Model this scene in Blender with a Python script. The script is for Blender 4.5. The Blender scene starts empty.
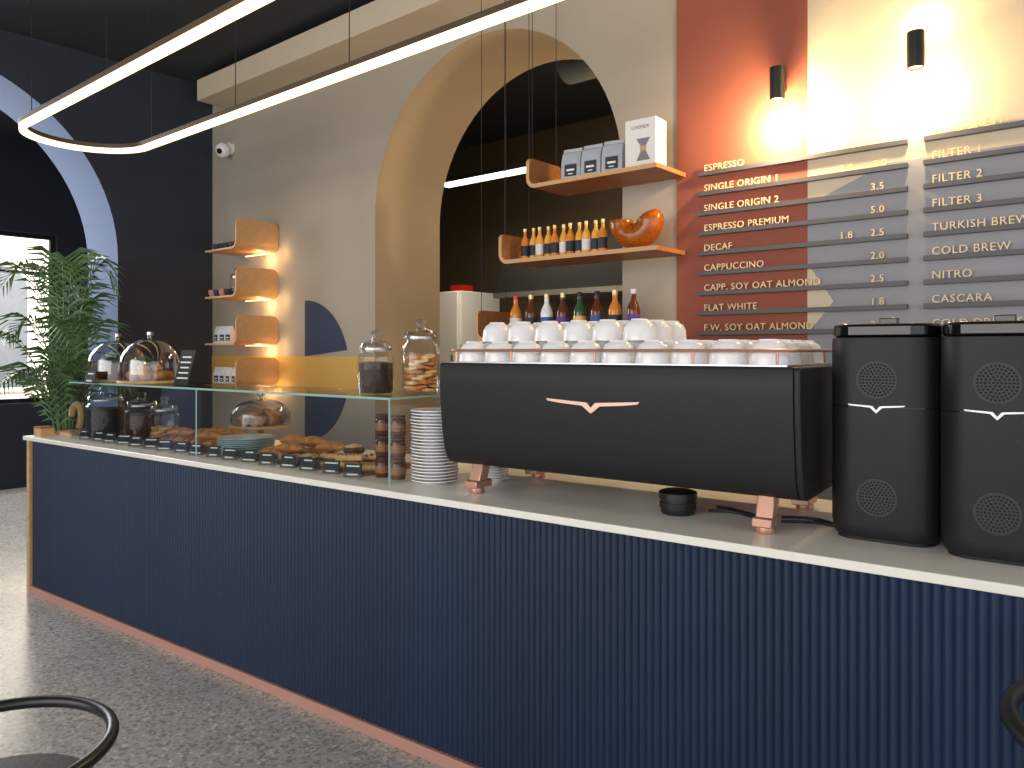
import bpy, math, random
from mathutils import Vector, Matrix
import bmesh
random.seed(4)
pi = math.pi
COL = bpy.context.scene.collection
bpy.context.scene.view_settings.view_transform = 'Standard'

# ------------------------------------------------------------------ materials
def c(r, g, b):
    f = lambda v: (v/255/12.92) if v/255 <= 0.04045 else ((v/255+0.055)/1.055)**2.4
    return (f(r), f(g), f(b), 1)

def mat(name, col, rough=.5, metal=0, em=None, ems=0, noise=0, scale=20, bump=0, stretch=None, spec=None, trans=0):
    m = bpy.data.materials.new(name); m.use_nodes = True
    nt = m.node_tree; p = nt.nodes['Principled BSDF']
    p.inputs['Base Color'].default_value = col
    p.inputs['Roughness'].default_value = rough
    p.inputs['Metallic'].default_value = metal
    if spec is not None: p.inputs['Specular IOR Level'].default_value = spec
    if trans: p.inputs['Transmission Weight'].default_value = trans
    if em:
        p.inputs['Emission Color'].default_value = em
        p.inputs['Emission Strength'].default_value = ems
    if noise or bump:
        tc = nt.nodes.new('ShaderNodeTexCoord'); mp = nt.nodes.new('ShaderNodeMapping')
        if stretch: mp.inputs['Scale'].default_value = stretch
        n = nt.nodes.new('ShaderNodeTexNoise'); n.inputs['Scale'].default_value = scale
        n.inputs['Detail'].default_value = 5
        nt.links.new(tc.outputs['Object'], mp.inputs[0]); nt.links.new(mp.outputs[0], n.inputs['Vector'])
        if noise:
            r = nt.nodes.new('ShaderNodeValToRGB')
            r.color_ramp.elements[0].position = .3; r.color_ramp.elements[1].position = .7
            r.color_ramp.elements[0].color = tuple(x*(1-noise) for x in col[:3])+(1,)
            r.color_ramp.elements[1].color = tuple(min(1, x*(1+noise*.6)) for x in col[:3])+(1,)
            nt.links.new(n.outputs['Fac'], r.inputs[0]); nt.links.new(r.outputs[0], p.inputs['Base Color'])
        if bump:
            b = nt.nodes.new('ShaderNodeBump'); b.inputs['Strength'].default_value = bump
            b.inputs['Distance'].default_value = .01
            nt.links.new(n.outputs['Fac'], b.inputs['Height']); nt.links.new(b.outputs[0], p.inputs['Normal'])
    return m

def glass(name, tint=(.93, .97, .96, 1), k=.12, mul=.55, blend=.25):
    m = bpy.data.materials.new(name); m.use_nodes = True
    nt = m.node_tree; nt.nodes.clear()
    o = nt.nodes.new('ShaderNodeOutputMaterial'); mx = nt.nodes.new('ShaderNodeMixShader')
    t = nt.nodes.new('ShaderNodeBsdfTransparent'); g = nt.nodes.new('ShaderNodeBsdfGlossy')
    t.inputs[0].default_value = tint; g.inputs['Roughness'].default_value = .03
    lw = nt.nodes.new('ShaderNodeLayerWeight'); lw.inputs[0].default_value = blend
    ma = nt.nodes.new('ShaderNodeMath'); ma.operation = 'MULTIPLY_ADD'
    ma.inputs[1].default_value = mul; ma.inputs[2].default_value = k*.35
    nt.links.new(lw.outputs['Facing'], ma.inputs[0]); nt.links.new(ma.outputs[0], mx.inputs[0])
    nt.links.new(t.outputs[0], mx.inputs[1]); nt.links.new(g.outputs[0], mx.inputs[2])
    nt.links.new(mx.outputs[0], o.inputs[0])
    return m

M = {}
M['wall'] = mat('plaster_greige', c(174, 163, 147), .8, noise=.05, scale=2, bump=.05)
M['cream'] = mat('plaster_cream', c(208, 192, 166), .8, noise=.04, scale=2)
M['tan'] = mat('plaster_tan', c(208, 180, 142), .8, noise=.05, scale=2)
M['terra'] = mat('paint_terracotta', c(150, 82, 64), .8, noise=.05, scale=3)
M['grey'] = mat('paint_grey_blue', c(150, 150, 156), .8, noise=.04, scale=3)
M['yellow'] = mat('paint_ochre', c(216, 168, 84), .8, noise=.05, scale=3)
M['bluepaint'] = mat('paint_navy', c(42, 58, 88), .8, noise=.05, scale=3)
M['darkwall'] = mat('paint_dark_navy', c(44, 50, 62), .75, noise=.08, scale=3)
M['archblue'] = mat('paint_slate_blue', c(66, 94, 136), .75, noise=.06, scale=3)
M['ceil'] = mat('ceiling_charcoal', c(48, 52, 58), .8, noise=.1, scale=1.5)
M['olive'] = mat('kitchen_olive', c(96, 82, 60), .8, noise=.1, scale=2)
M['navy'] = mat('fluted_navy', c(10, 36, 66), .5, noise=.3, scale=1.1, stretch=(1.5, 1, .15))
M['copper'] = mat('copper', c(206, 158, 138), .35, .7)
M['pinkcop'] = mat('copper_paint', c(196, 146, 130), .5, .1)
M['stone'] = mat('worktop_stone', c(242, 237, 226), .28, noise=.04, scale=6)
M['oak'] = mat('oak_plywood', c(206, 158, 108), .5, noise=.07, scale=4, stretch=(1, 5, 5))
M['oakdark'] = mat('oak_dark', c(160, 104, 60), .5, noise=.22, scale=5, stretch=(1, 8, 8))
M['lightwood'] = mat('light_wood', c(206, 168, 120), .5, noise=.15, scale=6, stretch=(1, 6, 6))
M['black'] = mat('black_satin', c(26, 26, 28), .38)
M['blackmatte'] = mat('black_matte', c(22, 22, 24), .6)
M['blacktex'] = mat('black_powdercoat', c(30, 30, 32), .5, noise=.1, scale=200, bump=.1, spec=.35)
M['gloss'] = mat('black_gloss', c(14, 14, 16), .08)
M['lampbody'] = mat('lamp_housing', c(92, 74, 56), .5)
M['vent'] = mat('vent_black', c(3, 3, 4), .8)
M['ventdisc'] = mat('vent_grey', c(40, 40, 42), .5)
M['steel'] = mat('steel', c(186, 188, 190), .25, .9)
M['emb'] = mat('brushed_silver', c(214, 212, 208), .3, .5)
M['palecop'] = mat('pale_copper', c(226, 186, 166), .35, .4)
M['white'] = mat('porcelain', c(242, 242, 244), .12)
M['teal'] = mat('pale_teal_ceramic', c(176, 200, 204), .25)
M['whitepaper'] = mat('white_card', c(232, 230, 226), .6)
M['paper'] = mat('silver_grey_bag', c(176, 182, 192), .4, noise=.1, scale=30)
M['bagwhite'] = mat('white_bag', c(216, 216, 218), .5)
M['ink'] = mat('dark_ink', c(40, 44, 54), .6)
M['greyink'] = mat('grey_ink', c(120, 124, 132), .6)
M['chalk'] = mat('chalk', c(240, 240, 236), .7)
M['glass'] = glass('clear_glass', (.96, .98, .98, 1), .1, .4); M['tglass'] = glass('tinted_glass', (.86, .91, .89, 1), .3)
M['dome'] = glass('dome_glass', (.88, .9, .9, 1), .3, .85, .35)
M['edge'] = mat('glass_edge', c(150, 190, 178), .15)
M['led'] = mat('led_warm', c(255, 230, 180), .5, em=(1, .78, .48, 1), ems=1.9)
M['ledw'] = mat('led_white', c(255, 245, 230), .5, em=(1, .9, .74, 1), ems=2.5)
M['bulb'] = mat('bulb', c(255, 230, 180), .5, em=(1, .78, .45, 1), ems=8)
M['letters'] = mat('lettering_brass', c(228, 206, 168), .5)
M['rail'] = mat('rail_grey', c(78, 78, 84), .5)
M['pastry'] = mat('pastry', c(206, 138, 72), .45, noise=.45, scale=35, bump=.5)
M['pastry2'] = mat('pastry_light', c(238, 198, 134), .5, noise=.25, scale=30, bump=.5)
M['choc'] = mat('chocolate', c(84, 46, 30), .5, noise=.4, scale=50, bump=.6)
M['beans'] = mat('coffee_beans', c(56, 32, 22), .45, noise=.7, scale=90, bump=1)
M['berry'] = mat('jam', c(150, 30, 30), .2)
M['leaf'] = mat('palm_leaf', c(90, 124, 76), .45, noise=.4, scale=8)
M['soil'] = mat('soil', c(50, 36, 26), .9, noise=.4, scale=40)
M['pot'] = mat('pot_grey', c(90, 92, 96), .6, noise=.1, scale=10)
M['amber'] = mat('amber_glass', c(190, 102, 28), .1, noise=.3, scale=50, bump=.25, trans=.4)
M['amberb'] = mat('amber_bottle', c(222, 138, 48), .12)
M['brown'] = mat('brown_bottle', c(96, 50, 26), .12)
M['red'] = mat('red_plastic', c(200, 40, 30), .3)
M['cap'] = mat('bottle_cap', c(206, 186, 130), .3, .6)
M['orange'] = mat('orange_drink', c(240, 178, 80), .15)
M['green'] = mat('green_bottle', c(50, 90, 56), .12)
M['purple'] = mat('purple_label', c(90, 50, 130), .5)
M['bluelab'] = mat('blue_label', c(40, 80, 160), .5)
M['leather'] = mat('dark_upholstery', c(60, 56, 54), .6, noise=.2, scale=60, bump=.2)
M['boardw'] = mat('board_wood', c(140, 98, 64), .5, noise=.2, scale=6, stretch=(1, 8, 8))
M['facade'] = mat('street_facade', c(214, 204, 188), .8, noise=.1, scale=1)

def floor_mat():
    m = bpy.data.materials.new('terrazzo'); m.use_nodes = True
    nt = m.node_tree; p = nt.nodes['Principled BSDF']; p.inputs['Roughness'].default_value = .22
    tc = nt.nodes.new('ShaderNodeTexCoord')
    v = nt.nodes.new('ShaderNodeTexVoronoi'); v.inputs['Scale'].default_value = 75
    r = nt.nodes.new('ShaderNodeValToRGB'); r.color_ramp.interpolation = 'CONSTANT'
    e = r.color_ramp.elements; e[0].color = c(152, 147, 141); e[0].position = 0
    e[1].color = c(184, 179, 172); e[1].position = .2
    for pos, cc in ((.5, c(192, 187, 180)), (.75, c(176, 170, 163)), (.93, c(214, 208, 198))):
        x = e.new(pos); x.color = cc
    n = nt.nodes.new('ShaderNodeTexNoise'); n.inputs['Scale'].default_value = 2.2; n.inputs['Detail'].default_value = 6
    mx = nt.nodes.new('ShaderNodeMixRGB'); mx.blend_type = 'MULTIPLY'; mx.inputs[0].default_value = .5
    r2 = nt.nodes.new('ShaderNodeValToRGB'); r2.color_ramp.elements[0].color = (.7, .7, .7, 1); r2.color_ramp.elements[0].position = .3
    r2.color_ramp.elements[1].position = .7
    nt.links.new(tc.outputs['Object'], v.inputs['Vector']); nt.links.new(tc.outputs['Object'], n.inputs['Vector'])
    sp = nt.nodes.new('ShaderNodeSeparateColor')
    nt.links.new(v.outputs['Color'], sp.inputs[0]); nt.links.new(sp.outputs[0], r.inputs[0])
    nt.links.new(n.outputs['Fac'], r2.inputs[0]); nt.links.new(r.outputs[0], mx.inputs[1]); nt.links.new(r2.outputs[0], mx.inputs[2])
    nt.links.new(mx.outputs[0], p.inputs['Base Color'])
    return m
M['floor'] = floor_mat()

# ------------------------------------------------------------------ mesh builder
class B:
    def __init__(s): s.v = []; s.f = []; s.m = []
    def add(s, vs, fs, mi=0, T=None):
        o = len(s.v)
        for p in vs:
            p = Vector(p); s.v.append(tuple(T @ p) if T else tuple(p))
        for i, f in enumerate(fs):
            s.f.append([o+k for k in f]); s.m.append(mi[i] if isinstance(mi, list) else mi)
        return s
    def box(s, x0, x1, y0, y1, z0, z1, mi=0, T=None):
        return s.add([(x0, y0, z0), (x1, y0, z0), (x1, y1, z0), (x0, y1, z0), (x0, y0, z1), (x1, y0, z1), (x1, y1, z1), (x0, y1, z1)],
            [(0, 3, 2, 1), (4, 5, 6, 7), (0, 1, 5, 4), (1, 2, 6, 5), (2, 3, 7, 6), (3, 0, 4, 7)], mi, T)
    def lathe(s, prof, seg=24, mi=0, T=None, sx=1, sy=1):
        vs = []; rings = []
        for r, z in prof:
            if r < 1e-6: rings.append([len(vs)]); vs.append((0, 0, z))
            else:
                rings.append(list(range(len(vs), len(vs)+seg)))
                vs += [(r*sx*math.cos(2*pi*k/seg), r*sy*math.sin(2*pi*k/seg), z) for k in range(seg)]
        fs = []
        for a, b in zip(rings, rings[1:]):
            for k in range(seg):
                k2 = (k+1) % seg
                if len(a) == 1 and len(b) == 1: continue
                if len(a) == 1: fs.append((a[0], b[k2], b[k]))
                elif len(b) == 1: fs.append((a[k], a[k2], b[0]))
                else: fs.append((a[k], a[k2], b[k2], b[k]))
        return s.add(vs, fs, mi, T)
    def tube(s, pts, r, seg=8, closed=False, mi=0, T=None, flat=1):
        pts = [Vector(p) for p in pts]; n = len(pts)
        rs = r if isinstance(r, (list, tuple)) else [r]*n
        vs = []; nrm = None
        for i, p in enumerate(pts):
            if closed: t = pts[(i+1) % n]-pts[i-1]
            else: t = pts[min(i+1, n-1)]-pts[max(i-1, 0)]
            t.normalize()
            if nrm is None:
                up = Vector((0, 0, 1)) if abs(t.z) < .9 else Vector((0, 1, 0))
                nrm = up - t*up.dot(t)
            else: nrm = nrm - t*nrm.dot(t)
            nrm.normalize(); b = t.cross(nrm)
            for k in range(seg):
                a = 2*pi*k/seg
                vs.append(p+nrm*math.cos(a)*rs[i]*flat+b*math.sin(a)*rs[i])
        fs = []
        for i in range(n if closed else n-1):
            j = (i+1) % n
            for k in range(seg):
                k2 = (k+1) % seg
                fs.append((i*seg+k, i*seg+k2, j*seg+k2, j*seg+k))
        if not closed:
            fs.append(tuple(range(seg))); fs.append(tuple((n-1)*seg+k for k in range(seg)))
        return s.add(vs, fs, mi, T)
    def prism(s, pts, d0, d1, plane='xz', mi=0, side=None, T=None, inset=None):
        n = len(pts)
        def P(a, b, d): return {'xz': (a, d, b), 'yz': (d, a, b), 'xy': (a, b, d)}[plane]
        ii = inset or (lambda a, b: 0)
        vs = [P(a, b, d0+ii(a, b)) for a, b in pts]+[P(a, b, d1-ii(a, b)) for a, b in pts]
        if inset:
            fs = []; ms = []
            h = n//2
            for i in range(h-1):
                fs += [(i, i+1, n-2-i, n-1-i), (n+i, 2*n-1-i, 2*n-2-i, n+i+1)]; ms += [mi, mi]
        else:
            fs = [tuple(range(n)), tuple(range(2*n-1, n-1, -1))]; ms = [mi, mi]
        for i in range(n):
            j = (i+1) % n; fs.append((i, j, n+j, n+i))
            ms.append(mi if side is None else (side(i) if callable(side) else side))
        return s.add(vs, fs, ms, T)
    def sphere(s, cx, cy, cz, rx, ry=None, rz=None, seg=14, rings=8, mi=0, T=None):
        ry = ry or rx; rz = rz or rx
        prof = [(math.sin(pi*i/rings), -math.cos(pi*i/rings)) for i in range(rings+1)]
        T2 = Matrix.Translation((cx, cy, cz)) @ Matrix.Diagonal((rx, ry, rz, 1))
        if T: T2 = T @ T2
        return s.lathe(prof, seg, mi, T2)
    def obj(s, name, mats, parent=None, loc=(0, 0, 0), rz=0, bevel=0, sharp=.6):
        me = bpy.data.meshes.new(name); me.from_pydata(s.v, [], s.f)
        for m in (mats if isinstance(mats, list) else [mats]): me.materials.append(m)
        me.polygons.foreach_set('material_index', s.m)
        bm = bmesh.new(); bm.from_mesh(me); bmesh.ops.recalc_face_normals(bm, faces=bm.faces[:]); bm.to_mesh(me); bm.free()
        me.polygons.foreach_set('use_smooth', [True]*len(me.polygons))
        try: me.set_sharp_from_angle(angle=sharp)
        except Exception: pass
        o = bpy.data.objects.new(name, me); COL.objects.link(o)
        o.location = loc; o.rotation_euler = (0, 0, rz)
        if parent: o.parent = parent
        if bevel:
            b = o.modifiers.new('bevel', 'BEVEL'); b.width = bevel; b.segments = 2; b.limit_method = 'ANGLE'
        return o

def tag(o, label, cat, group=None):
    o['label'] = label; o['category'] = cat
    if group: o['group'] = group
    return o
def thing(name, label, cat, loc=(0, 0, 0), rz=0, group=None):
    e = bpy.data.objects.new(name, None); COL.objects.link(e); e.empty_display_size = .05
    e.location = loc; e.rotation_euler = (0, 0, rz)
    return tag(e, label, cat, group)
def struct(o): o['kind'] = 'structure'; return o
def clone(root, loc, rz=0, label=None, sc=None):
    n = root.copy(); COL.objects.link(n); n.location = loc; n.rotation_euler = (0, 0, rz)
    if label: n['label'] = label
    if sc: n.scale = (sc, sc, sc)
    for ch in root.children:
        k = ch.copy(); COL.objects.link(k); k.parent = n
        for g in ch.children:
            q = g.copy(); COL.objects.link(q); q.parent = k
    return n
def arc(cx, cy, r, a0, a1, n):
    return [(cx+r*math.cos(a0+(a1-a0)*i/n), cy+r*math.sin(a0+(a1-a0)*i/n)) for i in range(n+1)]
def textmesh(body, size, ext=.003, align='LEFT'):
    cu = bpy.data.curves.new('t', 'FONT'); cu.body = body; cu.size = size; cu.extrude = ext; cu.align_x = align
    cu.resolution_u = 3; cu.space_character = 1.08
    o = bpy.data.objects.new('t', cu); COL.objects.link(o)
    bpy.context.view_layer.update()
    me = bpy.data.meshes.new_from_object(o.evaluated_get(bpy.context.evaluated_depsgraph_get()))
    bpy.data.objects.remove(o); return me
def textobj(name, body, size, m, parent, loc, rot=(pi/2, 0, 0), align='LEFT', ext=.003):
    me = textmesh(body, size, ext, align); me.materials.clear(); me.materials.append(m)
    o = bpy.data.objects.new(name, me); COL.objects.link(o); o.parent = parent
    o.location = loc; o.rotation_euler = rot; return o

# ------------------------------------------------------------------ camera
cam = bpy.data.cameras.new('camera'); co = bpy.data.objects.new('camera', cam); COL.objects.link(co)
co.location = (0, 0, 1.55); co.rotation_euler = (pi/2, 0, math.radians(40))
cam.sensor_width = 36; cam.lens = 27.03; cam.shift_y = -34/1024; cam.clip_start = .02
bpy.context.scene.camera = co

# ------------------------------------------------------------------ room shell
D = 3.6; LX = -6.57; H = 3.93; WB = D+.65
struct(B().box(-17.4, 3.5, -5, 8, -.1, 0).obj('floor', M['floor']))
struct(B().box(-10, 3.5, -5, 8, H, H+.1).obj('ceiling', M['ceil']))
ax, ar, az = -3.27, 1.036, 2.51
ap = arc(ax, az, ar, pi, 0, 40)
pts = [(LX, 0), (ax-ar, 0)]+ap+[(ax+ar, 0), (3.5, 0), (3.5, H), (LX, H)]
n_ap = len(ap)
struct(B().prism(pts, D, WB, 'xz', 0, side=lambda i: 1 if 1 <= i <= n_ap+1 else 0).obj('wall_back', [M['wall'], M['tan']], sharp=.5))
lp = arc(1.36, 2.3, 1.41, pi, 0, 40)
pts = [(-5, 0), (1.36-1.41, 0)]+lp+[(1.36+1.41, 0), (WB, 0), (WB, H), (-5, H)]
struct(B().prism(pts, LX-.6, LX, 'yz', 0, side=lambda i: 1 if 1 <= i <= n_ap+1 else 0).obj('wall_left', [M['darkwall'], M['archblue']], sharp=.5))
b = B(); fx = -9.8; wy0, wy1, ws0 = 2.68, 3.45, .95
b.box(fx-.2, fx, -5, wy0, 0, H); b.box(fx-.2, fx, wy1, WB+.2, 0, H); b.box(fx-.2, fx, wy0, wy1, 2.88, H); b.box(fx-.2, fx, wy0, wy1, 0, ws0)
struct(b.obj('wall_far', M['darkwall']))
struct(B().box(fx, LX-.6, WB, WB+.2, 0, H).obj('wall_side', M['darkwall']))
b = B()
for y0, y1 in ((wy0, wy0+.05), (wy1-.05, wy1)): b.box(fx-.12, fx-.06, y0, y1, ws0, 2.88)
for z0, z1 in ((ws0, ws0+.05), (2.83, 2.88), (2.42, 2.45)): b.box(fx-.119, fx-.061, wy0, wy1, z0, z1)
struct(b.obj('window_1', M['blackmatte']))
st = thing('street_building', 'pale stone building across the street in daylight', 'building', (-17.95, 4.5, -.1))
b = B(); b.box(-.5, 0, -6, 8, 0, 9); b.box(0, .15, -6, 8, 3.4, 3.6); b.obj('facade', M['facade'], st)
for y in (-3.2, -1.2, .8, 2.8):
    q = B(); q.box(.002, .03, y-.45, y+.45, .9, 2.9, 0); q.prism(arc(y, 2.9, .45, 0, pi, 12), .002, .03, 'yz', 0); q.obj('window', M['pot'], st)
    B().box(.031, .1, y-.55, y+.55, .8, .88).obj('sill', M['facade'], st)
struct(B().box(-7, 0, 6.6, 6.75, 0, H).obj('wall_kitchen_back', M['olive']))
struct(B().box(-7.0, -6.9, WB, 6.6, 0, H).obj('wall_kitchen_left', M['olive']))
struct(B().box(0, .1, WB, 6.75, 0, H).obj('wall_kitchen_right', M['olive']))
struct(B().box(-1.906, -1.236, D-.004, D, 0, H).obj('trim_1', M['terra']))
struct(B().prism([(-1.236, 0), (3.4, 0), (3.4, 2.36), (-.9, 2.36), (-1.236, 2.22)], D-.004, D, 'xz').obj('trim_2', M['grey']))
struct(B().prism([(-1.236, 2.22), (-.9, 2.36), (3.4, 2.36), (3.4, H), (-1.236, H)], D-.004, D, 'xz').obj('trim_6', M['cream']))  # cream upper wall; its slanted lower corner paints in diagonal sunlight
struct(B().prism([(-1.236, 1.62), (-1.12, 1.77), (-1.236, 1.95)], D-.007, D-.0041, 'xz').obj('painted_sun_patch', M['cream']))  # cream triangle painted on the wall as a patch of sunlight
struct(B().box(LX, ax-ar-.001, D-.006, D, 1.25, 1.5).obj('trim_3', M['yellow']))
hd = arc(-5.15, 1.39, .55, -pi/2, pi/2, 32)
top = [p for p in hd if p[1] > 1.5]; bot = [p for p in hd if p[1] < 1.25]
struct(B().prism([(-5.15, 1.5)]+top, D-.005, D, 'xz').obj('trim_4', M['bluepaint']))
struct(B().prism([(-5.15, 1.25)]+bot[::-1], D-.005, D, 'xz').obj('trim_5', M['bluepaint']))
struct(B().box(LX+.25, 3.4, D-.28, D, 3.69, 3.87).obj('trim_7', M['cream'], bevel=.005))

# ------------------------------------------------------------------ lights
w = bpy.data.worlds.new('World'); bpy.context.scene.world = w; w.use_nodes = True
w.node_tree.nodes['Background'].inputs[0].default_value = (.95, .97, 1, 1)
w.node_tree.nodes['Background'].inputs[1].default_value = 1.7
def light(kind, loc, energy, col=(1, .8, .55), size=.1, rot=None, sy=None, spot=None):
    l = bpy.data.lights.new('light', kind); l.energy = energy; l.color = col
    if kind == 'AREA':
        l.size = size
        if sy: l.shape = 'RECTANGLE'; l.size_y = sy
    elif kind == 'SPOT': l.shadow_soft_size = size; l.spot_size = spot; l.spot_blend = .8
    else: l.shadow_soft_size = size
    o = bpy.data.objects.new('light', l); COL.objects.link(o); o.location = loc
    if rot: o.rotation_euler = rot
    return o
light('AREA', (-2.5, -3.5, 2.6), 140, (1, .95, .88), 6, (math.radians(80), 0, 0), 2.4)
light('AREA', (-9.5, 1.5, 2.6), 220, (.97, .98, 1), 2.6, (0, math.radians(-65), 0), 2)
light('AREA', (-12, 4.5, 6.5), 2600, (1, .98, .94), 6, (0, math.radians(60), 0), 6)

# ------------------------------------------------------------------ pendant LED loop
ped = thing('pendant_light', 'long rounded-loop pendant with glowing warm led strip', 'ceiling light')
def stadium(r, x0=-5.5, x1=1.5, yc=2.13):
    return [(x0+r*math.cos(a), yc+r*math.sin(a)) for a in [pi/2+pi*i/24 for i in range(25)]] + \
           [(x1+r*math.cos(a), yc+r*math.sin(a)) for a in [-pi/2+pi*i/24 for i in range(25)]]
def band(ro, ri, z0, z1, m, name):
    o = stadium(ro); i_ = stadium(ri); n = len(o)
    vs = [(x, y, z0) for x, y in o]+[(x, y, z0) for x, y in i_]+[(x, y, z1) for x, y in o]+[(x, y, z1) for x, y in i_]
    fs = []
    for k in range(n):
        j = (k+1) % n
        fs += [(k, j, n+j, n+k), (2*n+k, 3*n+k, 3*n+j, 2*n+j), (k, 2*n+k, 2*n+j, j), (n+k, n+j, 3*n+j, 3*n+k)]
    return B().add(vs, fs).obj(name, m, ped)
band(.40, .355, 3.001, 3.03, M['lampbody'], 'housing')
band(.397, .358, 2.97, 3.0005, M['led'], 'led_strip')
for x in (-5.4, -4.3, -3.2, -2.1, -1.0):
    for y in (1.755, 2.505):
        B().tube([(x, y, 3.03), (x, y, H)], .003, 5).obj('suspension_cable', M['blackmatte'], ped)

# ------------------------------------------------------------------ counter
A = .0698; CA, SA = math.cos(A), math.sin(A)
def W(u, v, z=0): return (-5.55+u*CA-v*SA, 1.785+u*SA+v*CA, z)
UL = 7.2
cb = thing('counter_base', 'long navy fluted counter base with copper plinth strip', 'counter', W(0, 0), A)
b = B(); pitch = .0245; n = int((UL-.06)/pitch)*8; vs = []; fs = []
for i in range(n+1):
    u = .05+(UL-.06)*i/n
    y = .007-.007*abs(math.sin(pi*(i/8)))
    vs += [(u, y, .05), (u, y, .972)]
for i in range(n): fs.append((2*i, 2*i+2, 2*i+3, 2*i+1))
b.add(vs, fs); b.obj('fluted_panel', M['navy'], cb, sharp=1.2)
B().box(.04, UL, .02, .72, .0, .972).obj('carcass', M['bluepaint'], cb)
B().box(.04, UL, -.006, .019, 0, .045).obj('plinth', M['pinkcop'], cb)
B().box(0, .038, -.01, .74, 0, .972).obj('end_panel', M['lightwood'], cb)
wt = B().box(-.02, UL, -.025, .8, .974, 1.0).obj('worktop', M['stone'], None, W(0, 0), A, bevel=.003)
tag(wt, 'long pale stone worktop running along the navy counter', 'worktop')

# ------------------------------------------------------------------ glass display case
gc = thing('glass_display_case', 'low clear glass pastry display case standing on worktop', 'display case', W(.38, .08, 1.0), A)
GL, GD, GH = 2.78, .43, .345
B().box(0, GL, 0, .006, 0, GH).obj('front_pane', M['glass'], gc)
B().box(GL-.006, GL, .007, GD, 0, GH).obj('side_pane', M['glass'], gc)
B().box(0, .006, .007, GD, 0, GH).obj('side_pane', M['glass'], gc)
B().box(0, GL, 0, GD, GH+.001, GH+.009).obj('top_pane', M['tglass'], gc)
b = B(); b.box(0, GL, -.003, 0, GH, GH+.01); b.box(GL, GL+.003, 0, GD, GH, GH+.01)
b.box(GL/2-.004, GL/2+.004, -.002, 0, 0, GH); b.box(GL-.003, GL+.003, -.003, .003, 0, GH)
b.obj('glass_edge', M['edge'], gc)
ztop = 1.0+GH+.01

# ------------------------------------------------------------------ small object builders
def jar(loc, r, h, content, label, fill=.75, lid='glass', group=None):
    t = thing('glass_jar', label, 'jar', loc, A, group)
    B().lathe([(0, 0), (r*.92, 0), (r, .01), (r, h*.82), (r*.8, h*.93), (r*.8, h)], 28).obj('jar_body', M['glass'], t)
    if content == 'cookies':
        k = B()
        for lay in range(int(h*fill/.017)):
            for q in range(4):
                a = q*pi/2+lay*.7; z = .01+lay*.0165
                T = Matrix.Translation((r*.47*math.cos(a), r*.47*math.sin(a), z)) @ Matrix.Rotation(random.uniform(-.25, .25), 4, 'X')
                k.lathe([(0, 0), (r*.4, 0), (r*.44, .006), (r*.4, .013), (0, .015)], 12, q % 2, T)
        k.obj('contents', [M['pastry2'], M['pastry']], t)['kind'] = 'stuff'
    else:
        B().lathe([(0, .006), (r*.88, .006), (r*.93, .02), (r*.93, h*fill*.95), (r*.5, h*fill), (0, h*fill*.97)], 24).obj('contents', content, t)
    if lid == 'glass':
        B().lathe([(r*.84, h), (r*.88, h+.01), (r*.8, h+.025), (r*.25, h+.04), (r*.2, h+.05), (r*.3, h+.065), (r*.2, h+.08), (0, h+.083)], 24).obj('lid', M['dome'], t)
        B().lathe([(r*.82, h-.004), (r*.9, h-.004), (r*.9, h+.004), (r*.82, h+.004)], 24).obj('lid_seal', M['steel'], t)
    else:
        B().lathe([(0, h), (r*.86, h), (r*.86, h+.025), (0, h+.025)], 24).obj('lid', M['steel'], t)
    return t
def cloche(loc, r, label, cake='choc', foot=0, hh=1.0):
    t = thing('cake_dome', label, 'cake dome', loc, A)
    z = foot
    pr = [(0, 0), (r*.5, 0), (r*.45, .012), (.02, .02), (.018, z), (0, z)] if foot else None
    if foot: B().lathe(pr, 24).obj('foot', M['lightwood'], t)
    B().lathe([(0, z), (r*1.05, z), (r*1.08, z+.008), (r*1.05, z+.016), (0, z+.016)], 32).obj('base_plate', M['lightwood'], t)
    h = r*1.3*hh; z0 = z+.017
    pf = [(r, z0), (r, z0+h*.35)]+[(r*math.cos(a), z0+h*.35+h*.65*math.sin(a)) for a in [pi/2*i/10 for i in range(1, 11)]]
    B().lathe(pf, 32).obj('dome', M['dome'], t)
    zt = z0+h
    B().lathe([(0, zt), (.012, zt), (.009, zt+.012), (.02, zt+.02), (.02, zt+.038), (0, zt+.045)], 14).obj('knob', M['steel'], t)
    k = B()
    if cake == 'choc':
        k.lathe([(0, z+.018), (r*.75, z+.018), (r*.78, z+.03), (r*.76, z+.1*hh), (r*.6, z+.11*hh), (0, z+.11*hh)], 24)
        m = M['choc']
    else:
        for q in range(9):
            a = q*2*pi/8 if q < 8 else 0; rr = r*.6 if q < 8 else 0
            k.sphere(rr*math.cos(a), rr*math.sin(a), z+.045, r*.26, r*.2, .028)
        for q in range(4):
            a = q*2*pi/4+.4
            k.sphere(r*.3*math.cos(a), r*.3*math.sin(a), z+.085, r*.26, r*.18, .025)
        m = M['pastry']
    k.obj('cake', m, t)
    return t
cloche(W(.62, .255, ztop), .165, 'glass dome over dark chocolate cake on wooden plate', 'choc', hh=1.12)
cloche(W(1.0, .255, ztop), .165, 'glass dome over pastry buns on wooden plate', 'bun', hh=1.15)
cloche(W(1.5, .665, 1.0), .17, 'wide glass dome over pastries on footed wooden stand', 'bun', foot=.09, hh=.7)
jar(W(2.92, .235, ztop), .08, .2, M['beans'], 'lidded glass jar of dark beans on glass case', .72)
jar(W(3.06, .375, ztop), .084, .25, 'cookies', 'tall lidded glass jar filled with golden cookies', .72)
jar(W(.52, .23, 1.0), .115, .24, M['beans'], 'wide glass jar of dark coffee beans in case', .8)
jar(W(.77, .33, 1.0), .1, .21, M['choc'], 'glass jar with dark chocolate pieces', .75)
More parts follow.
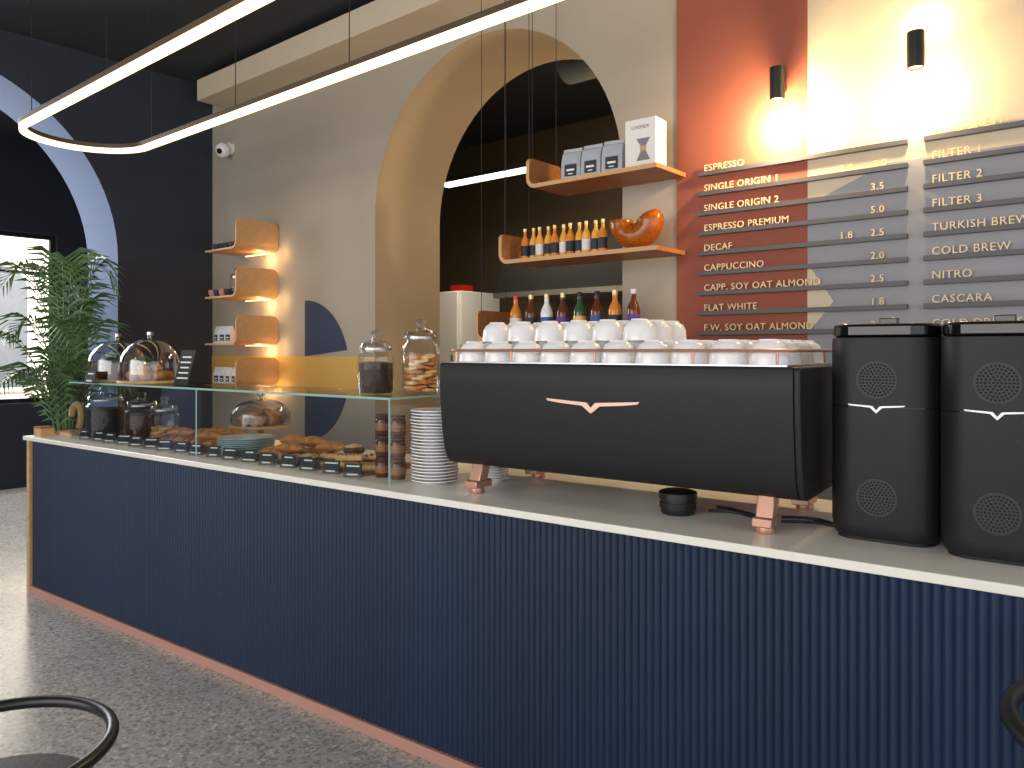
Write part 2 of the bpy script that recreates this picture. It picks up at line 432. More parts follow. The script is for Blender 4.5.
jar(W(.99, .35, 1.0), .085, .19, 'cookies', 'glass jar with brown biscuits in case', .5)
def card(loc, w_, h_, label, rz=A, lines=3, name='menu_card', cat='sign', group=None, tilt=-.25):
    b = B(); T = Matrix.Rotation(tilt, 4, 'X')
    b.box(-w_/2, w_/2, 0, .004, 0, h_, 0, T)
    b.box(-w_/2, w_/2, .004, .03+h_*.1, 0, .004, 0)
    for i in range(lines):
        ww = w_*random.uniform(.5, .8)/2; zz = h_*(.8-.6*i/max(1, lines-1 if lines > 1 else 1)) if lines > 1 else h_*.5
        th = h_*.35/lines/2
        b.box(-ww, ww, -.001, 0, zz-th*.6, zz+th*.6, 1, T)
    return tag(b.obj(name, [M['blackmatte'], M['chalk']], None, loc, rz), label, cat, group)
card(W(1.42, .2, ztop), .14, .2, 'upright black menu card standing on glass case', lines=5)
card(W(.72, .035, ztop), .12, .07, 'small black price card with chalk writing on glass case', lines=2)
for i in range(17):
    u = .5+i*.15
    card(W(u, .113+.008*(i % 2), 1.0), .082, .06, 'small black price tag with white handwriting before pastries', A+.4+random.uniform(-.15, .15), 2,
         'price_tag', 'price tag', 'price tags in front of the pastries')

# pastries
def croissant():
    b = B(); P = []; R = []
    n = 28
    for i in range(n+1):
        a = -1.35+2.7*i/n; P.append((.064*math.sin(a)*1.05, -.03+.052*math.cos(a), .024))
        e = 1-abs(2*i/n-1)**1.5; R.append((.007+.028*e)*(1+.16*((i*.5) % 1-.5)))
    b.tube(P, R, 10, flat=.85); return b.obj('croissant', M['pastry'], sharp=.7)
def danish():
    b = B(); b.lathe([(0, 0), (.045, 0), (.056, .01), (.05, .026), (.036, .03), (.03, .022), (0, .022)], 18)
    b.lathe([(.03, .0225), (.022, .028), (0, .031)], 14, 1)
    return b.obj('danish', [M['pastry2'], M['berry']])
def bun():
    b = B(); b.lathe([(0, 0), (.046, 0), (.054, .012), (.048, .026), (.03, .034), (0, .036)], 18)
    P = []
    for i in range(44):
        a = i*.4; r = .046-.001*i; P.append((r*math.cos(a), r*math.sin(a), .026+.0003*i))
    b.tube(P, .0062, 6, mi=1); return b.obj('cinnamon_roll', [M['choc'], M['pastry2']])
def cookie():
    b = B(); b.lathe([(0, 0), (.05, 0), (.056, .007), (.05, .015), (0, .018)], 20)
    for i in range(9):
        a = i*2.4; r = .014*math.sqrt(i); b.sphere(r*math.cos(a), r*math.sin(a), .016, .006, seg=6, rings=4, mi=1)
    return b.obj('cookie', [M['pastry2'], M['choc']])
def strudel():
    b = B(); pr = [(-.03, 0), (.03, 0), (.032, .012), (.024, .026), (-.024, .026), (-.032, .012)]
    b.prism(pr, -.06, .06, 'yz')
    for i in range(6): b.tube([(-.05+.018*i, -.027, .022), (-.044+.018*i, 0, .029), (-.038+.018*i, .027, .022)], .0045, 6, mi=1)
    return b.obj('strudel', [M['pastry2'], M['pastry']], bevel=.004)
lab = {0: ('golden flaky croissant on tray in glass case', 'croissant'), 1: ('round danish with red jam centre', 'pastry'),
       2: ('spiral cinnamon roll on tray', 'pastry'), 3: ('pale cookie with chocolate chips', 'cookie'), 4: ('oblong strudel slice with scored pastry top', 'pastry')}
hgt_ = {0: .049, 1: .033, 2: .044, 3: .024, 4: .035}
proto = [None]*5; fns = [croissant, danish, bun, cookie, strudel]
order = [0, 1, 4, 1, 0, 3, 4, 0, 2, 4]
trays = [(1.12, 1.7), (2.08, 2.52), (2.54, 2.93)]
for k, (u0, u1) in enumerate(trays):
    b = B(); b.box(0, u1-u0, 0, .31, 0, .01)
    b.box(0, u1-u0, 0, .008, .01, .02); b.box(0, u1-u0, .302, .31, .01, .02); b.box(0, .008, .008, .302, .01, .02); b.box(u1-u0-.008, u1-u0, .008, .302, .01, .02)
    tag(b.obj('serving_tray', M['boardw'] if k != 1 else M['steel'], None, W(u0, .165, 1.0), A), 'dark wooden tray holding pastries in glass case' if k != 1 else 'steel tray holding pastries in glass case', 'tray', 'trays in the glass case')
    i = 0
    nn = int((u1-u0-.01)/.125)
    for a in range(nn):
        for r_ in range(2):
            i += 1; t = order[(i*3+k+a) % 10]; zz = 1.0105
            u = u0+.01+(u1-u0-.02)*(a+.5)/nn; v = .165+.085+.14*r_
            rz = A+random.uniform(-.5, .5)
            for lay in range(2 if (r_ or a % 2) else 1):
                if lay and t in (1,): t = 0
                L = W(u, v, zz); zz += hgt_[t]
                if proto[t] is None:
                    o = fns[t](); tag(o, lab[t][0], lab[t][1], 'pastries in the glass case'); proto[t] = o
                    o.location = L; o.rotation_euler = (0, 0, rz)
                else: clone(proto[t], L, rz+lay)
def plate_mesh(r): return [(0, 0), (r*.55, 0), (r*.6, .004), (r, .014), (r, .018), (r*.6, .009), (0, .007)]
def stack(loc, r, nn, dz, label, group, m, name='plate'):
    p = None
    for i in range(nn):
        L = (loc[0]+random.uniform(-.002, .002), loc[1]+random.uniform(-.002, .002), loc[2]+i*dz)
        if p is None: p = tag(B().lathe(plate_mesh(r), 36).obj(name, m, None, L), label, 'plate', group)
        else: clone(p, L)
stack(W(1.89, .29, 1.0), .145, 9, .0095, 'pale teal ceramic plate stacked between pastries', 'plates stacked in the glass case', M['teal'])
stack((-2.30, 2.24, 1.0), .098, 23, .013, 'white porcelain saucer in tall stack beside coffee machine', 'tall stack of white saucers', M['white'], 'saucer')
stack((-2.14, 2.42, 1.0), .07, 6, .011, 'small white saucer in low stack under coffee machine', 'low stack of white saucers', M['white'], 'saucer')
def bottle(loc, r, h, body, lab_m, cap, label, group=None, rz=0):
    t = thing('bottle', label, 'bottle', loc, rz, group)
    B().lathe([(0, 0), (r*.9, 0), (r, .006), (r, h*.55), (r*.85, h*.64), (r*.38, h*.78), (r*.36, h*.93), (0, h*.93)], 18).obj('bottle_body', body, t)
    B().lathe([(r*1.02, h*.14), (r*1.03, h*.15), (r*1.03, h*.45), (r*1.02, h*.46)], 18).obj('bottle_label', lab_m, t)
    B().lathe([(r*.42, h*.9), (r*.42, h), (0, h)], 14).obj('bottle_cap', cap, t)
    return t
for i, (u, v) in enumerate(((3.0, .2), (3.09, .2))):
    for lay in range(3):
        t = thing('jam_jar', 'small brown preserve jar with dark lid stacked in case', 'jar', W(u, v, 1.0+lay*.092), A, 'stacked brown preserve jars')
        B().lathe([(0, 0), (.030, 0), (.034, .006), (.034, .062), (.029, .072), (0, .072)], 20).obj('jar_body', M['brown'], t)
        B().lathe([(.0345, .02), (.0347, .021), (.0347, .05), (.0345, .051)], 20).obj('jar_label', M['oakdark'], t)
        B().lathe([(.030, .0725), (.032, .074), (.032, .088), (0, .09)], 20).obj('lid', M['choc'], t)
ws = thing('wooden_stand', 'curved pale wooden display stand on counter end', 'stand', W(.16, .24, 1.0), A)
B().box(-.12, .12, -.1, .1, 0, .02).obj('base', M['lightwood'], ws)
P = [(-.03+.1*math.cos(a)*(.55+.07*a), 0, .11+.085*math.sin(a)) for a in [-.9+.25*i for i in range(17)]]
B().tube(P, .02, 8).obj('curl', M['lightwood'], ws)
b = B(); b.box(-.05, .05, -.04, .04, 0, .05); b.box(-.052, .052, -.042, .042, .05, .06, 1)
tag(b.obj('napkin_box', [M['lightwood'], M['oakdark']], None, W(.08, .06, 1.0), A), 'small wooden box on the end of the counter', 'box')

# ------------------------------------------------------------------ espresso machine
mu0, mu1, mv = 3.43, 4.79, .085
em = thing('espresso_machine', 'large matte black espresso machine with copper legs', 'coffee machine', W((mu0+mu1)/2, mv, 1.0), A)
L2 = (mu1-mu0)/2
prof = [(0, .5), (-.006, .49), (-.006, .42), (0, .33), (.010, .24), (.022, .17), (.034, .135), (.052, .115), (.085, .105), (.5, .108), (.56, .15), (.58, .3), (.57, .5)]
B().prism(prof, -L2+.02, L2-.02, 'yz').obj('body', M['blacktex'], em, sharp=.8)
def sidep(s):
    x0, x1 = (-L2, -L2+.0195) if s < 0 else (L2-.0195, L2)
    B().prism([(y, z) for y, z in prof], x0, x1, 'yz').obj('side_panel', M['blacktex'], em, bevel=.006, sharp=.8)
sidep(-1); sidep(1)
B().box(-L2+.04, L2-.04, .01, .56, .501, .506).obj('cup_tray', M['steel'], em)
ez = .368; wg = B()
wing = [(0, -.012), (.016, .005), (.18, .014), (.172, .006), (.12, .0), (.034, -.006), (.013, -.022), (0, -.031)]
full = wing+[(-x, z) for x, z in wing[::-1][1:-1]]
wg.prism([(x, ez+z) for x, z in full], -.013, 0.0, 'xz'); wg.obj('emblem', M['palecop'], em)
b = B()
rp = []
for cx, cy, a0 in ((L2-.07, .50, 0), (-L2+.07, .50, pi/2), (-L2+.07, .06, pi), (L2-.07, .06, 1.5*pi)):
    rp += [(x, y, .548) for x, y in arc(cx, cy, .045, a0, a0+pi/2, 5)]
b.tube(rp, .0055, 8, closed=True)
for x in (-L2+.07, -.35, 0, .35, L2-.07):
    for y in (.015, .545): b.tube([(x, y, .5), (x, y, .548)], .0045, 6)
b.obj('cup_rail', M['copper'], em)
for x in (-L2+.13, L2-.12):
    for y, s in ((.075, 1), (.48, -1)):
        lg = B(); lg.prism([(y-.035*s, .03), (y+.02*s, .03), (y+.05*s, .12), (y+.0*s, .12)], x-.026, x+.026, 'yz')
        lg.box(x-.03, x+.03, y-.05, y+.05, .022, .05)
        lo = lg.obj('leg', M['copper'], em, bevel=.004)
        B().lathe([(0, 0), (.028, 0), (.03, .004), (.028, .0215), (0, .0215)], 18, 0, Matrix.Translation((x, y-.01*s, 0))).obj('foot', M['copper'], lo)
def cup():
    t = thing('coffee_cup', 'white porcelain cup upside down on coffee machine', 'cup', (0, 0, 0), 0, 'cups on the coffee machine')
    B().lathe([(.0, .072), (.024, .072), (.025, .077), (.030, .077), (.032, .071), (.047, .062), (.057, .042), (.061, 0), (.058, 0), (.054, .038), (.042, .056), (0, .066)], 28).obj('cup_body', M['white'], t)
    P = [(.056+.016*math.sin(a), 0, .038-.018*math.cos(a)) for a in [pi*i/8 for i in range(9)]]
    B().tube(P, .0045, 6).obj('handle', M['white'], t)
    return t
cp = None; zt = 1.506
for iu in range(10):
    for iv in range(4):
        u = mu0+.10+.127*iu; v = mv+.085+.13*iv
        for lay in range(2 if (iu < 6 and iv in (1, 2, 3)) else 1):
            L = W(u+random.uniform(-.002, .002)+(.0 if not lay else .014), v, zt+lay*.0775)
            rz = random.choice([1.2, 1.8, 2.0, 1.0, 1.5])
            if cp is None: cp = cup(); cp.location = L; cp.rotation_euler = (0, 0, rz)
            else: clone(cp, L, rz)
kb = thing('knock_box', 'small black round canister under the coffee machine', 'canister', W(4.34, .26, 1.0), A)
B().lathe([(0, 0), (.055, 0), (.058, .01), (.058, .05), (.064, .052), (.064, .072), (.05, .078), (0, .078)], 24).obj('canister_body', M['black'], kb)
B().lathe([(.059, .02), (.061, .021), (.061, .04), (.059, .041)], 24).obj('grip_band', M['blackmatte'], kb)
for k, dv in enumerate((0, .05)):
    P = [Vector(W(4.42+.05*i, .33+dv+.03*math.sin(i*1.1+k), 1.006)) for i in range(9)]
    tag(B().tube(P, .005, 7).obj('power_cable', M['blackmatte']), 'black power cable lying on worktop under machine', 'cable', 'cables on the worktop')

# ------------------------------------------------------------------ grinders
def rrect(w_, d, r, n=8):
    p = []
    for cx, cy, a in ((w_/2-r, d/2-r, 0), (-w_/2+r, d/2-r, pi/2), (-w_/2+r, -d/2+r, pi), (w_/2-r, -d/2+r, 1.5*pi)):
        p += arc(cx, cy, r, a, a+pi/2, n)
    return p
def grinder(loc, rz, group):
    t = thing('coffee_grinder', 'tall black coffee grinder with round vents on worktop', 'coffee grinder', loc, rz, group)
    w_, d = .294, .27; b = B()
    zs = [(0.01, .93), (.02, .97), (.05, 1), (.57, 1), (.585, .99)]
    R = [[(x*s, y*s, z) for x, y in rrect(w_, d, .08)] for z, s in zs]
    n = len(R[0]); vs = [p for r_ in R for p in r_]; fs = []
    for i in range(len(R)-1):
        for k in range(n):
            j = (k+1) % n; fs.append((i*n+k, i*n+j, (i+1)*n+j, (i+1)*n+k))
    fs += [tuple(range(n)), tuple((len(R)-1)*n+k for k in range(n))]
    b.add(vs, fs); b.obj('grinder_body', M['blacktex'], t)
    B().prism(rrect(w_*.88, d*.88, .06), 0, .0095, 'xy').obj('base', M['blackmatte'], t)
    b = B(); b.prism(rrect(w_*.97, d*.97, .075), .586, .625, 'xy')
    b.obj('hopper_lid', M['gloss'], t, bevel=.008)
    B().box(-.025, .025, -.02, .02, .6255, .645).obj('lid_handle', M['gloss'], t, bevel=.003)
    for z in (.13, .465):
        v = B(); T = Matrix.Translation((-.01, -d/2-.0005, z)) @ Matrix.Rotation(pi/2, 4, 'X')
        v.lathe([(.05, 0), (.054, 0), (.054, .002), (.05, .002)], 36, 1, T); v.lathe([(0, 0), (.05, 0), (.05, .001), (0, .001)], 36, 1, T)
        for ring, (rr, cnt) in enumerate(((0, 1), (.009, 6), (.018, 12), (.027, 18), (.036, 24), (.0445, 30))):
            for q in range(cnt):
                a = 2*pi*q/cnt; x, y = rr*math.cos(a), rr*math.sin(a)
                v.lathe([(0, .0012), (.0033, .0012), (.0033, .0016), (0, .0016)], 6, 0, T @ Matrix.Translation((x, y, 0)))
        v.obj('vent', [M['vent'], M['ventdisc']], t)
    wz = B(); ww = [(0, -.009), (.010, .003), (.075, .007), (.071, .003), (.016, -.002), (0, -.018)]
    fl = ww+[(-x, z) for x, z in ww[::-1][1:-1]]
    wz.prism([(x-.01, .388+z) for x, z in fl], -d/2-.009, -d/2+.002, 'xz'); wz.obj('emblem', M['emb'], t)
    B().prism(rrect(w_+.002, d+.002, .08), .386, .3885, 'xy').obj('seam_band', M['gloss'], t)
    return t
g1 = grinder((-.610, 2.475, 1.0), A, 'black coffee grinders on the counter')
clone(g1, (-.313, 2.445, 1.0), A)

# ------------------------------------------------------------------ shelves with bent-up ends
def jshelf(x0, x1, up, t=.022, r=.06, right=False, depth=.3, cr=.1):
    out = [(x1, 0)]+[(x0+r-r*math.sin(a), r-r*math.cos(a)) for a in [pi/2*i/8 for i in range(0, 9)]]
    ri = r-t
    inn = [(x1, t)]+[(x0+r-ri*math.sin(a), r-ri*math.cos(a)) for a in [pi/2*i/8 for i in range(0, 9)]]
    zs = [up-cr+cr*math.sin(pi/2*i/8) for i in range(9)]
    out += [(x0, z) for z in zs]; inn += [(x0+t, z) for z in zs]
    p = out+inn[::-1]
    if right: p = [(x0+x1-x, z) for x, z in p]
    def ins(a, z):
        if z <= up-cr: return 0
        q = min(1, (z-(up-cr))/cr); return cr*(1-math.sqrt(max(0, 1-q*q)))
    return B().prism(p, 0, depth, 'xz', 0, 1, inset=ins)
def hshelf(x0, x1, z, up, cables, label):
    t = thing('hanging_shelf', label, 'shelf', (0, 3.29, z), 0, 'wooden shelves beside the arch')
    jshelf(x0, x1, up, depth=.30, cr=.03).obj('shelf_board', [M['oak'], M['oakdark']], t, sharp=.5)
    for x in cables:
        for y in (.04, .26):
            B().tube([(x+.012, y, up-.002), (x+.012, y, H-z)], .002, 5).obj('cable', M['blackmatte'], t)
SX = -1.85
hshelf(-2.66, SX, 2.435, .17, (-2.66,), 'curved oak plywood shelf with coffee bags beside arch')
hshelf(-2.86, SX, 2.035, .17, (-2.86,), 'curved oak plywood shelf with small bottles beside arch')
hshelf(-3.04, SX, 1.60, .18, (-3.04,), 'curved oak plywood shelf with syrup bottles beside arch')
def bag(loc, w_, h_, m, lm, label, group, rz=0):
    t = thing('coffee_bag', label, 'coffee bag', loc, rz, group)
    b = B(); d = w_*.55
    R = [(0, 1, 1), (.03, 1.02, 1.05), (h_*.6, 1, .95), (h_*.85, .98, .5), (h_*.9, .98, .12), (h_, .98, .1)]
    vs = []
    for z, a, e in R: vs += [(-w_/2*a, -d/2*e, z), (w_/2*a, -d/2*e, z), (w_/2*a, d/2*e, z), (-w_/2*a, d/2*e, z)]
    fs = [(3, 2, 1, 0)]
    for i in range(len(R)-1):
        for k in range(4): fs.append((i*4+k, i*4+(k+1) % 4, i*4+4+(k+1) % 4, i*4+4+k))
    fs.append(tuple(range(len(vs)-4, len(vs)))); b.add(vs, fs); b.obj('bag_body', m, t, bevel=.003)
    b = B(); b.box(-w_*.3, w_*.3, -d/2*1.05-.003, -d/2*1.05+.002, h_*.15, h_*.5)
    b.box(-w_*.2, w_*.2, -d/2*1.05-.004, -d/2*1.05-.003, h_*.3, h_*.36, 1); b.box(-w_*.12, w_*.12, -d/2*1.05-.004, -d/2*1.05-.003, h_*.2, h_*.23, 1)
    b.obj('bag_label', [lm, M['chalk'] if lm is not M['chalk'] else M['ink']], t)
    return t
zz = 2.458
p = bag((-2.42, 3.40, zz), .115, .18, M['paper'], M['ink'], 'silver grey coffee bag with dark label on shelf', 'coffee bags on the wooden shelf', .15)
clone(p, (-2.29, 3.40, zz), .1); clone(p, (-2.16, 3.40, zz), .15)
bx = thing('brewer_box', 'white carton printed with glass coffee brewer picture', 'box', (-1.985, 3.42, zz), .05)
B().box(-.085, .085, -.06, .06, 0, .25).obj('carton', M['whitepaper'], bx, bevel=.002)
b = B(); b.prism([(-.02, .04), (.055, .04), (.024, .10), (.055, .15), (-.02, .15), (.011, .10)], -.062, -.0602, 'xz', 0)
b.prism([(.0, .088), (.035, .088), (.035, .112), (.0, .112)], -.0635, -.0621, 'xz', 1)
b.obj('printed_picture', [M['greyink'], M['oak']], bx)
textobj('lettering', 'CHEMEX', .024, M['greyink'], bx, (0, -.0615, .2), align='CENTER', ext=.0005)
zz = 2.058
cols = [(M['amberb'], M['ink']), (M['orange'], M['ink']), (M['orange'], M['whitepaper']), (M['orange'], M['ink']), (M['amberb'], M['ink']), (M['orange'], M['whitepaper'])]
for i in range(11):
    bd, lb = cols[i % 6]
    bottle((-2.755+.0525*i, 3.40+.012*(i % 2), zz), .024, .18, bd, lb, M['cap'], 'small amber drink bottle with %s label on shelf' % {'white_card': 'white', 'dark_ink': 'dark'}[lb.name], 'small bottles on the wooden shelf')
ab = thing('amber_glass_bowl', 'honey amber textured glass half-ring sculpture on shelf', 'decoration', (-2.03, 3.40, zz+.15), .1)
b = B(); P = [(.08*math.cos(a), 0, -.08*math.sin(a)) for a in [pi*i/24 for i in range(25)]]
P = [(P[0][0]-.006, 0, .03), (P[0][0], 0, .015)]+P+[(P[-1][0], 0, .006)]
b.tube(P, [.045, .062]+[.069-.0003*i for i in range(25)]+[.058], 24); b.obj('glass_body', M['amber'], ab)
zz = 1.623
sc_ = [(M['amberb'], M['whitepaper'], M['red']), (M['brown'], M['ink'], M['cap']), (M['white'], M['bluelab'], M['cap']), (M['brown'], M['purple'], M['cap']), (M['green'], M['orange'], M['blackmatte']),
       (M['brown'], M['bluelab'], M['blackmatte']), (M['amberb'], M['ink'], M['cap']), (M['brown'], M['purple'], M['whitepaper'])]
for i in range(8):
    bd, lb, cpm = sc_[i]
    bottle((-2.84+.112*i, 3.42, zz), .035, .24, bd, lb, cpm, ['amber bottle with white label and red cap', 'brown syrup bottle with dark label and gold cap', 'pale bottle with blue label', 'dark brown bottle with purple label', 'green bottle with orange label and black cap', 'brown bottle with blue label and black cap', 'amber bottle with dark label and gold cap', 'brown bottle with purple label and white cap'][i]+' on shelf', 'syrup bottles on the lowest wooden shelf')

# ------------------------------------------------------------------ small wall shelves
for k, z in enumerate((2.35, 1.97, 1.59, 1.255)):
    t = thing('wall_shelf', 'small curved oak plywood wall shelf with warm light', 'shelf', (-5.75, 3.215, z), 0, 'small curved wall shelves')
    jshelf(-.24, .24, .235, .014, .07, True, .38, .06).obj('shelf_board', [M['oak'], M['oak']], t, sharp=.5)
    B().box(-.2, .15, .34, .36, -.008, -.001).obj('led_strip', M['led'], t)
    light('POINT', (-5.62, 3.5, z-.05), 1.9, (1, .62, .28), .03)
    light('POINT', (-5.42, 3.53, z-.02), .35, (1, .62, .28), .03)
def smallcup(loc, m, label, g):
    b = B(); b.lathe([(0, 0), (.02, 0), (.03, .03), (.033, .055), (.03, .055), (.026, .03), (0, .008)], 16)
    b.tube([(.03+.014*math.sin(a), 0, .03-.014*math.cos(a)) for a in [pi*i/6 for i in range(7)]], .003, 5)
    return tag(b.obj('cup', m, None, loc, random.uniform(0, 1)), label, 'cup', g)
for i in range(5): smallcup((-5.95+.08*i, 3.3, 2.365), M['ink'] if i != 3 else M['choc'], 'small dark ceramic cup on upper wall shelf', 'dark cups on the wall shelf')
for i in range(4): smallcup((-5.95+.08*i, 3.26, 1.985), M['ink'] if i % 2 else M['pinkcop'], 'small dark ceramic cup on wall shelf', 'cups on the wall shelf')
dr = thing('coffee_dripper', 'red cone coffee dripper on glass server', 'dripper', (-5.74, 3.4, 1.985))
B().lathe([(0, 0), (.05, 0), (.055, .03), (.04, .09), (.045, .1)], 20).obj('server', M['glass'], dr)
B().lathe([(.055, .101), (.055, .107), (.025, .108), (.02, .115), (.065, .19), (.062, .19), (.015, .112)], 20).obj('cone', M['red'], dr)
jar((-5.9, 3.44, 1.985), .05, .17, M['beans'], 'small glass jar on wall shelf', .5)
p = None
for i, (x, z) in enumerate(((-5.93, 1.605), (-5.84, 1.605), (-5.75, 1.605), (-5.93, 1.27), (-5.84, 1.27), (-5.75, 1.27), (-5.66, 1.27))):
    if p is None: p = bag((x, 3.3, z), .075, .14, M['bagwhite'], M['ink'], 'small white coffee bag with black label on wall shelf', 'coffee bags on the wall shelves')
    else: clone(p, (x, 3.3, z), random.uniform(-.1, .2))
sc = thing('security_camera', 'white dome security camera mounted on wall', 'camera', (-6.25, D, 3.32))
B().lathe([(0, 0), (.055, 0), (.055, .03), (.04, .04), (0, .04)], 20, 0, Matrix.Rotation(pi/2, 4, 'X')).obj('mount', M['white'], sc)
b = B(); b.sphere(.02, -.09, -.03, .065); b.obj('head', M['white'], sc)
b = B(); b.sphere(.045, -.135, -.05, .025); b.obj('lens', M['vent'], sc)

# ------------------------------------------------------------------ menu board
def rows(xl, xr, texts, prices, grp):
    for i, tx in enumerate(texts):
        z = 2.445-.1*i
        t = thing('menu_rail', 'dark grey menu rail carrying raised %s lettering' % tx.lower().replace('.', ''), 'menu sign', (0, D-.03, z), 0, grp)
        B().box(xl, xr, 0, .025, -.02, 0).obj('rail', M['rail'], t)
        textobj('lettering', tx, .046, M['letters'], t, (xl+.03, .01, .002))
        if prices:
            for px_, s in prices[i]:
                textobj('price', s, .044, M['letters'], t, (px_, .01, .002))
rows(-1.775, -.812, ['ESPRESSO', 'SINGLE ORIGIN 1', 'SINGLE ORIGIN 2', 'ESPRESSO PREMIUM', 'DECAF', 'CAPPUCCINO', 'CAPP. SOY OAT ALMOND', 'FLAT WHITE', 'F.W. SOY OAT ALMOND'],
     [[(-1.06, '1.5')], [(-1.09, '2.0'), (-.95, '3.0')], [(-.96, '3.5')], [(-.96, '5.0')], [(-1.09, '1.8'), (-.96, '2.5')], [(-.96, '2.0')], [(-.96, '2.5')], [(-.96, '1.8')], [(-.96, '2.5')]], 'menu rails for espresso drinks')
rows(-.75, .35, ['PURE BREW', 'FILTER 1', 'FILTER 2', 'FILTER 3', 'TURKISH BREW', 'COLD BREW', 'NITRO', 'CASCARA', 'COLD DRINKS'], None, 'menu rails for brewed drinks')
for x, z in ((-1.345, 2.78), (-.765, 2.79)):
    t = thing('wall_lamp', 'black cylinder wall spotlight shining warm light on wall', 'wall lamp', (x, D-.09, z), 0, 'cylinder wall spotlights')
    B().lathe([(.03, -.075), (.034, -.075), (.034, .075), (.03, .075), (.03, .06), (0, .06), (0, -.06), (.03, -.06), (.03, -.075)], 24).obj('lamp_body', M['black'], t)
    B().box(-.012, .012, .03, .086, -.015, .015).obj('bracket', M['black'], t)
    B().lathe([(0, -.064), (.028, -.064), (.028, -.061), (0, -.061)], 20).obj('bulb', M['bulb'], t)
    light('POINT', (x, D-.11, z-.18), 40 if x < -1 else 13, (1, .72, .38), .03)
    if x > -1: light('POINT', (x+.02, D-.09, z+.13), 4, (1, .68, .33), .03)

# ------------------------------------------------------------------ kitchen contents
fr = thing('refrigerator', 'tall white refrigerator in the back kitchen', 'refrigerator', (-5.72, 5.6, 0))
B().box(-.35, .35, 0, .6, 0, 2.15).obj('cabinet', M['white'], fr, bevel=.01)
B().box(-.34, .34, -.04, -.002, .06, 2.14).obj('door', M['white'], fr, bevel=.01)
B().tube([(.28, -.06, .9), (.28, -.06, 1.5)], .012, 8).obj('handle', M['steel'], fr)
rb = B(); rb.box(-.08, .08, -.08, .08, 0, .07); tag(rb.obj('storage_box', M['red'], None, (-5.55, 5.8, 2.151)), 'small red box on top of the refrigerator', 'box')
hdm = thing('extractor_hood', 'black and steel kitchen extractor hood', 'hood', (-4.0, 5.6, 2.1))
b = B(); b.prism([(-.9, 0), (.9, 0), (.9, .12), (.75, .42), (-.75, .42), (-.9, .12)], 0, .8, 'xz'); b.obj('canopy', M['blackmatte'], hdm)
B().box(-.92, .92, -.02, .82, -.05, -.001).obj('rim', M['steel'], hdm)
kc = thing('kitchen_counter', 'stainless steel kitchen counter below the hood', 'counter', (-3.6, 5.7, 0))
B().box(-1.3, 1.6, 0, .85, 0, .9).obj('cabinet', M['steel'], kc); B().box(-1.32, 1.62, -.03, .87, .901, .94).obj('top', M['steel'], kc)
mw = thing('microwave', 'black microwave oven on steel kitchen counter', 'microwave', (-4.1, 5.85, .941))
B().box(-.3, .3, 0, .4, 0, .4).obj('cabinet', M['steel'], mw, bevel=.01); B().box(-.28, .15, -.02, -.001, .03, .37).obj('door', M['vent'], mw)
pl = thing('linear_pendant', 'slim white linear pendant lamp over the kitchen', 'ceiling light', (-4.45, 5.0, 3.06))
B().box(-.55, .55, -.04, .04, .012, .05).obj('housing', M['blackmatte'], pl)
B().box(-.54, .54, -.038, .038, -.02, .011).obj('diffuser', M['ledw'], pl)
for x in (-.45, .45): B().tube([(x, 0, .05), (x, 0, H-3.06)], .003, 5).obj('cable', M['blackmatte'], pl)
dc = B().tube([(-3.4, 4.7, 3.7), (-.2, 4.7, 3.7)], .15, 20).obj('ventilation_duct', M['pot'])
tag(dc, 'round grey ventilation duct under kitchen ceiling', 'duct')
light('AREA', (-4.45, 5.0, 3.0), 24, (1, .85, .62), 1.0, (0, 0, 0), .1)
light('POINT', (-3.2, 5.0, 3.0), 14, (1, .74, .45), .2)

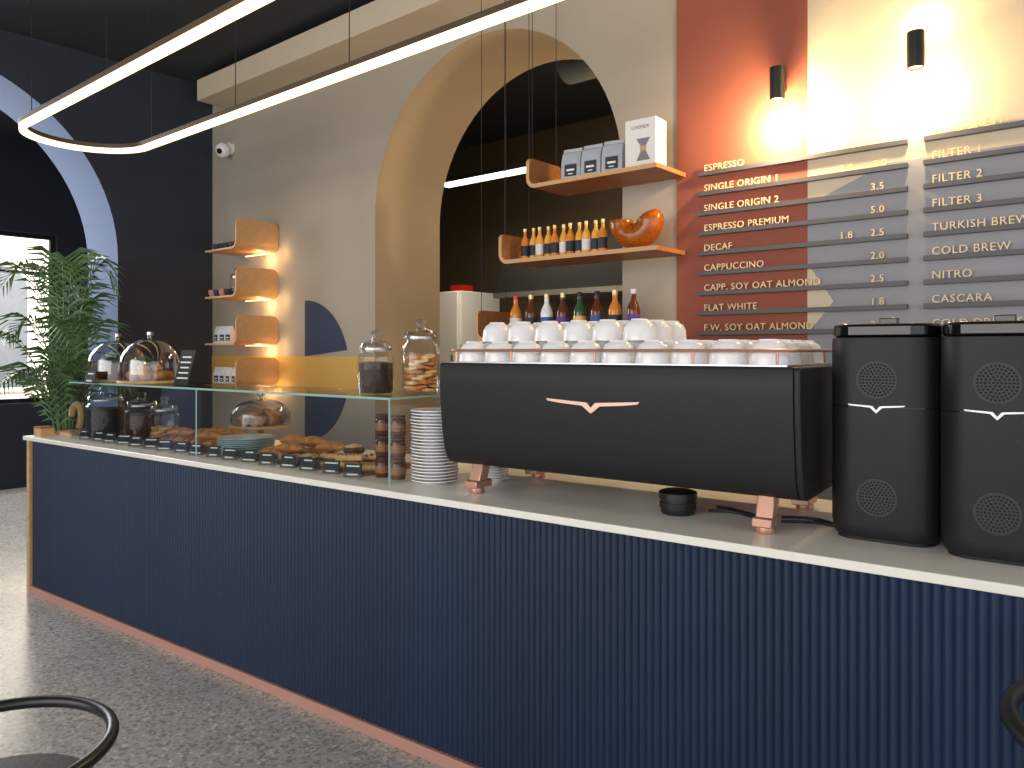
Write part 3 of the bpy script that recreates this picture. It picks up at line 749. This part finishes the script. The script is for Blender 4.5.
# ------------------------------------------------------------------ palm
pp = thing('potted_palm', 'leafy green kentia palm in grey pot beside counter', 'plant', (-6.15, 2.22, 0))
B().lathe([(0, 0), (.16, 0), (.2, .38), (.18, .38), (.17, .34), (0, .34)], 24).obj('pot', M['pot'], pp)
B().lathe([(0, .345), (.17, .345), (.1, .36), (0, .36)], 16).obj('soil', M['soil'], pp)
for k in range(20):
    az_ = k*2.4+.3; reach = random.uniform(.42, .62) if k < 14 else random.uniform(.2, .4)
    if math.cos(az_) < -.3: reach *= .55
    elif math.cos(az_) > .3: reach *= .85
    elif math.sin(az_) < -.3: reach *= 1.15
    hgt = random.uniform(1.3, 1.95) if k < 14 else random.uniform(1.95, 2.25)
    fb = B(); P = []; n = 28
    for i in range(n+1):
        t = i/n; r_ = reach*(t**1.8)*1.1
        z = .36+(hgt-.36)*math.sin(t*2.0)
        P.append(Vector((math.cos(az_)*(r_+.02), math.sin(az_)*(r_+.02), z)))
    fb.tube(P, [.007*(1-.8*i/n) for i in range(n+1)], 5)
    for i in range(10, n+1):
        T_ = (P[min(i+1, n)]-P[i-1]).normalized(); side = T_.cross(Vector((0, 0, 1))).normalized()
        ll = .27*math.sin(pi*(.12+.85*(i-10)/(n-10)))+.05
        for s in (-1, 1):
            d = (side*s*.8+T_*.65).normalized(); p0 = P[i]; p1 = p0+d*ll*.5+Vector((0, 0, .01)); p2 = p0+d*ll+Vector((0, 0, -.03-ll*.2))
            wv = T_*.012
            fb.add([p0-wv*.4, p0+wv*.4, p1+wv, p2, p1-wv], [(0, 1, 2, 4), (4, 2, 3)])
    fb.obj('frond', M['leaf'], pp)

# ------------------------------------------------------------------ chairs
def chair(loc, rz, hz, sz, r, label, name='armchair', tr=.013):
    t = thing(name, label, 'chair', loc, rz)
    P = [(r*math.cos(a), r*math.sin(a), hz) for a in [-.5+(pi+1.0)*i/30 for i in range(31)]]
    P = [(P[0][0]*.98, P[0][1]-.03, sz+.02), (P[0][0], P[0][1]-.02, hz-.05)]+P+[(P[-1][0], P[-1][1]-.02, hz-.05), (P[-1][0]*.98, P[-1][1]-.03, sz+.02)]
    B().tube(P, tr, 12).obj('arm_hoop', M['black'], t)
    B().lathe([(0, sz-.04), (r*.9, sz-.04), (r*.93, sz-.02), (r*.88, sz), (r*.6, sz+.006), (0, sz+.003)], 32).obj('seat', M['leather'], t)
    for k in range(4):
        a = pi/4+k*pi/2
        B().tube([(r*.7*math.cos(a), r*.7*math.sin(a), sz-.04), (r*.95*math.cos(a), r*.95*math.sin(a), 0)], [.014, .01], 10).obj('leg', M['black'], t)
    return t
chair((-2.05, .57, 0), -.6, .63, .51, .26, 'black bentwood armchair with dark upholstered seat', tr=.015)
chair((.075, 1.735, 0), .9, .88, .82, .29, 'black bar chair with low curved back beside counter', 'bar_chair', .016)
chair((-5.98, 1.38, 0), .2, .66, .46, .28, 'black armchair standing beyond the counter end')
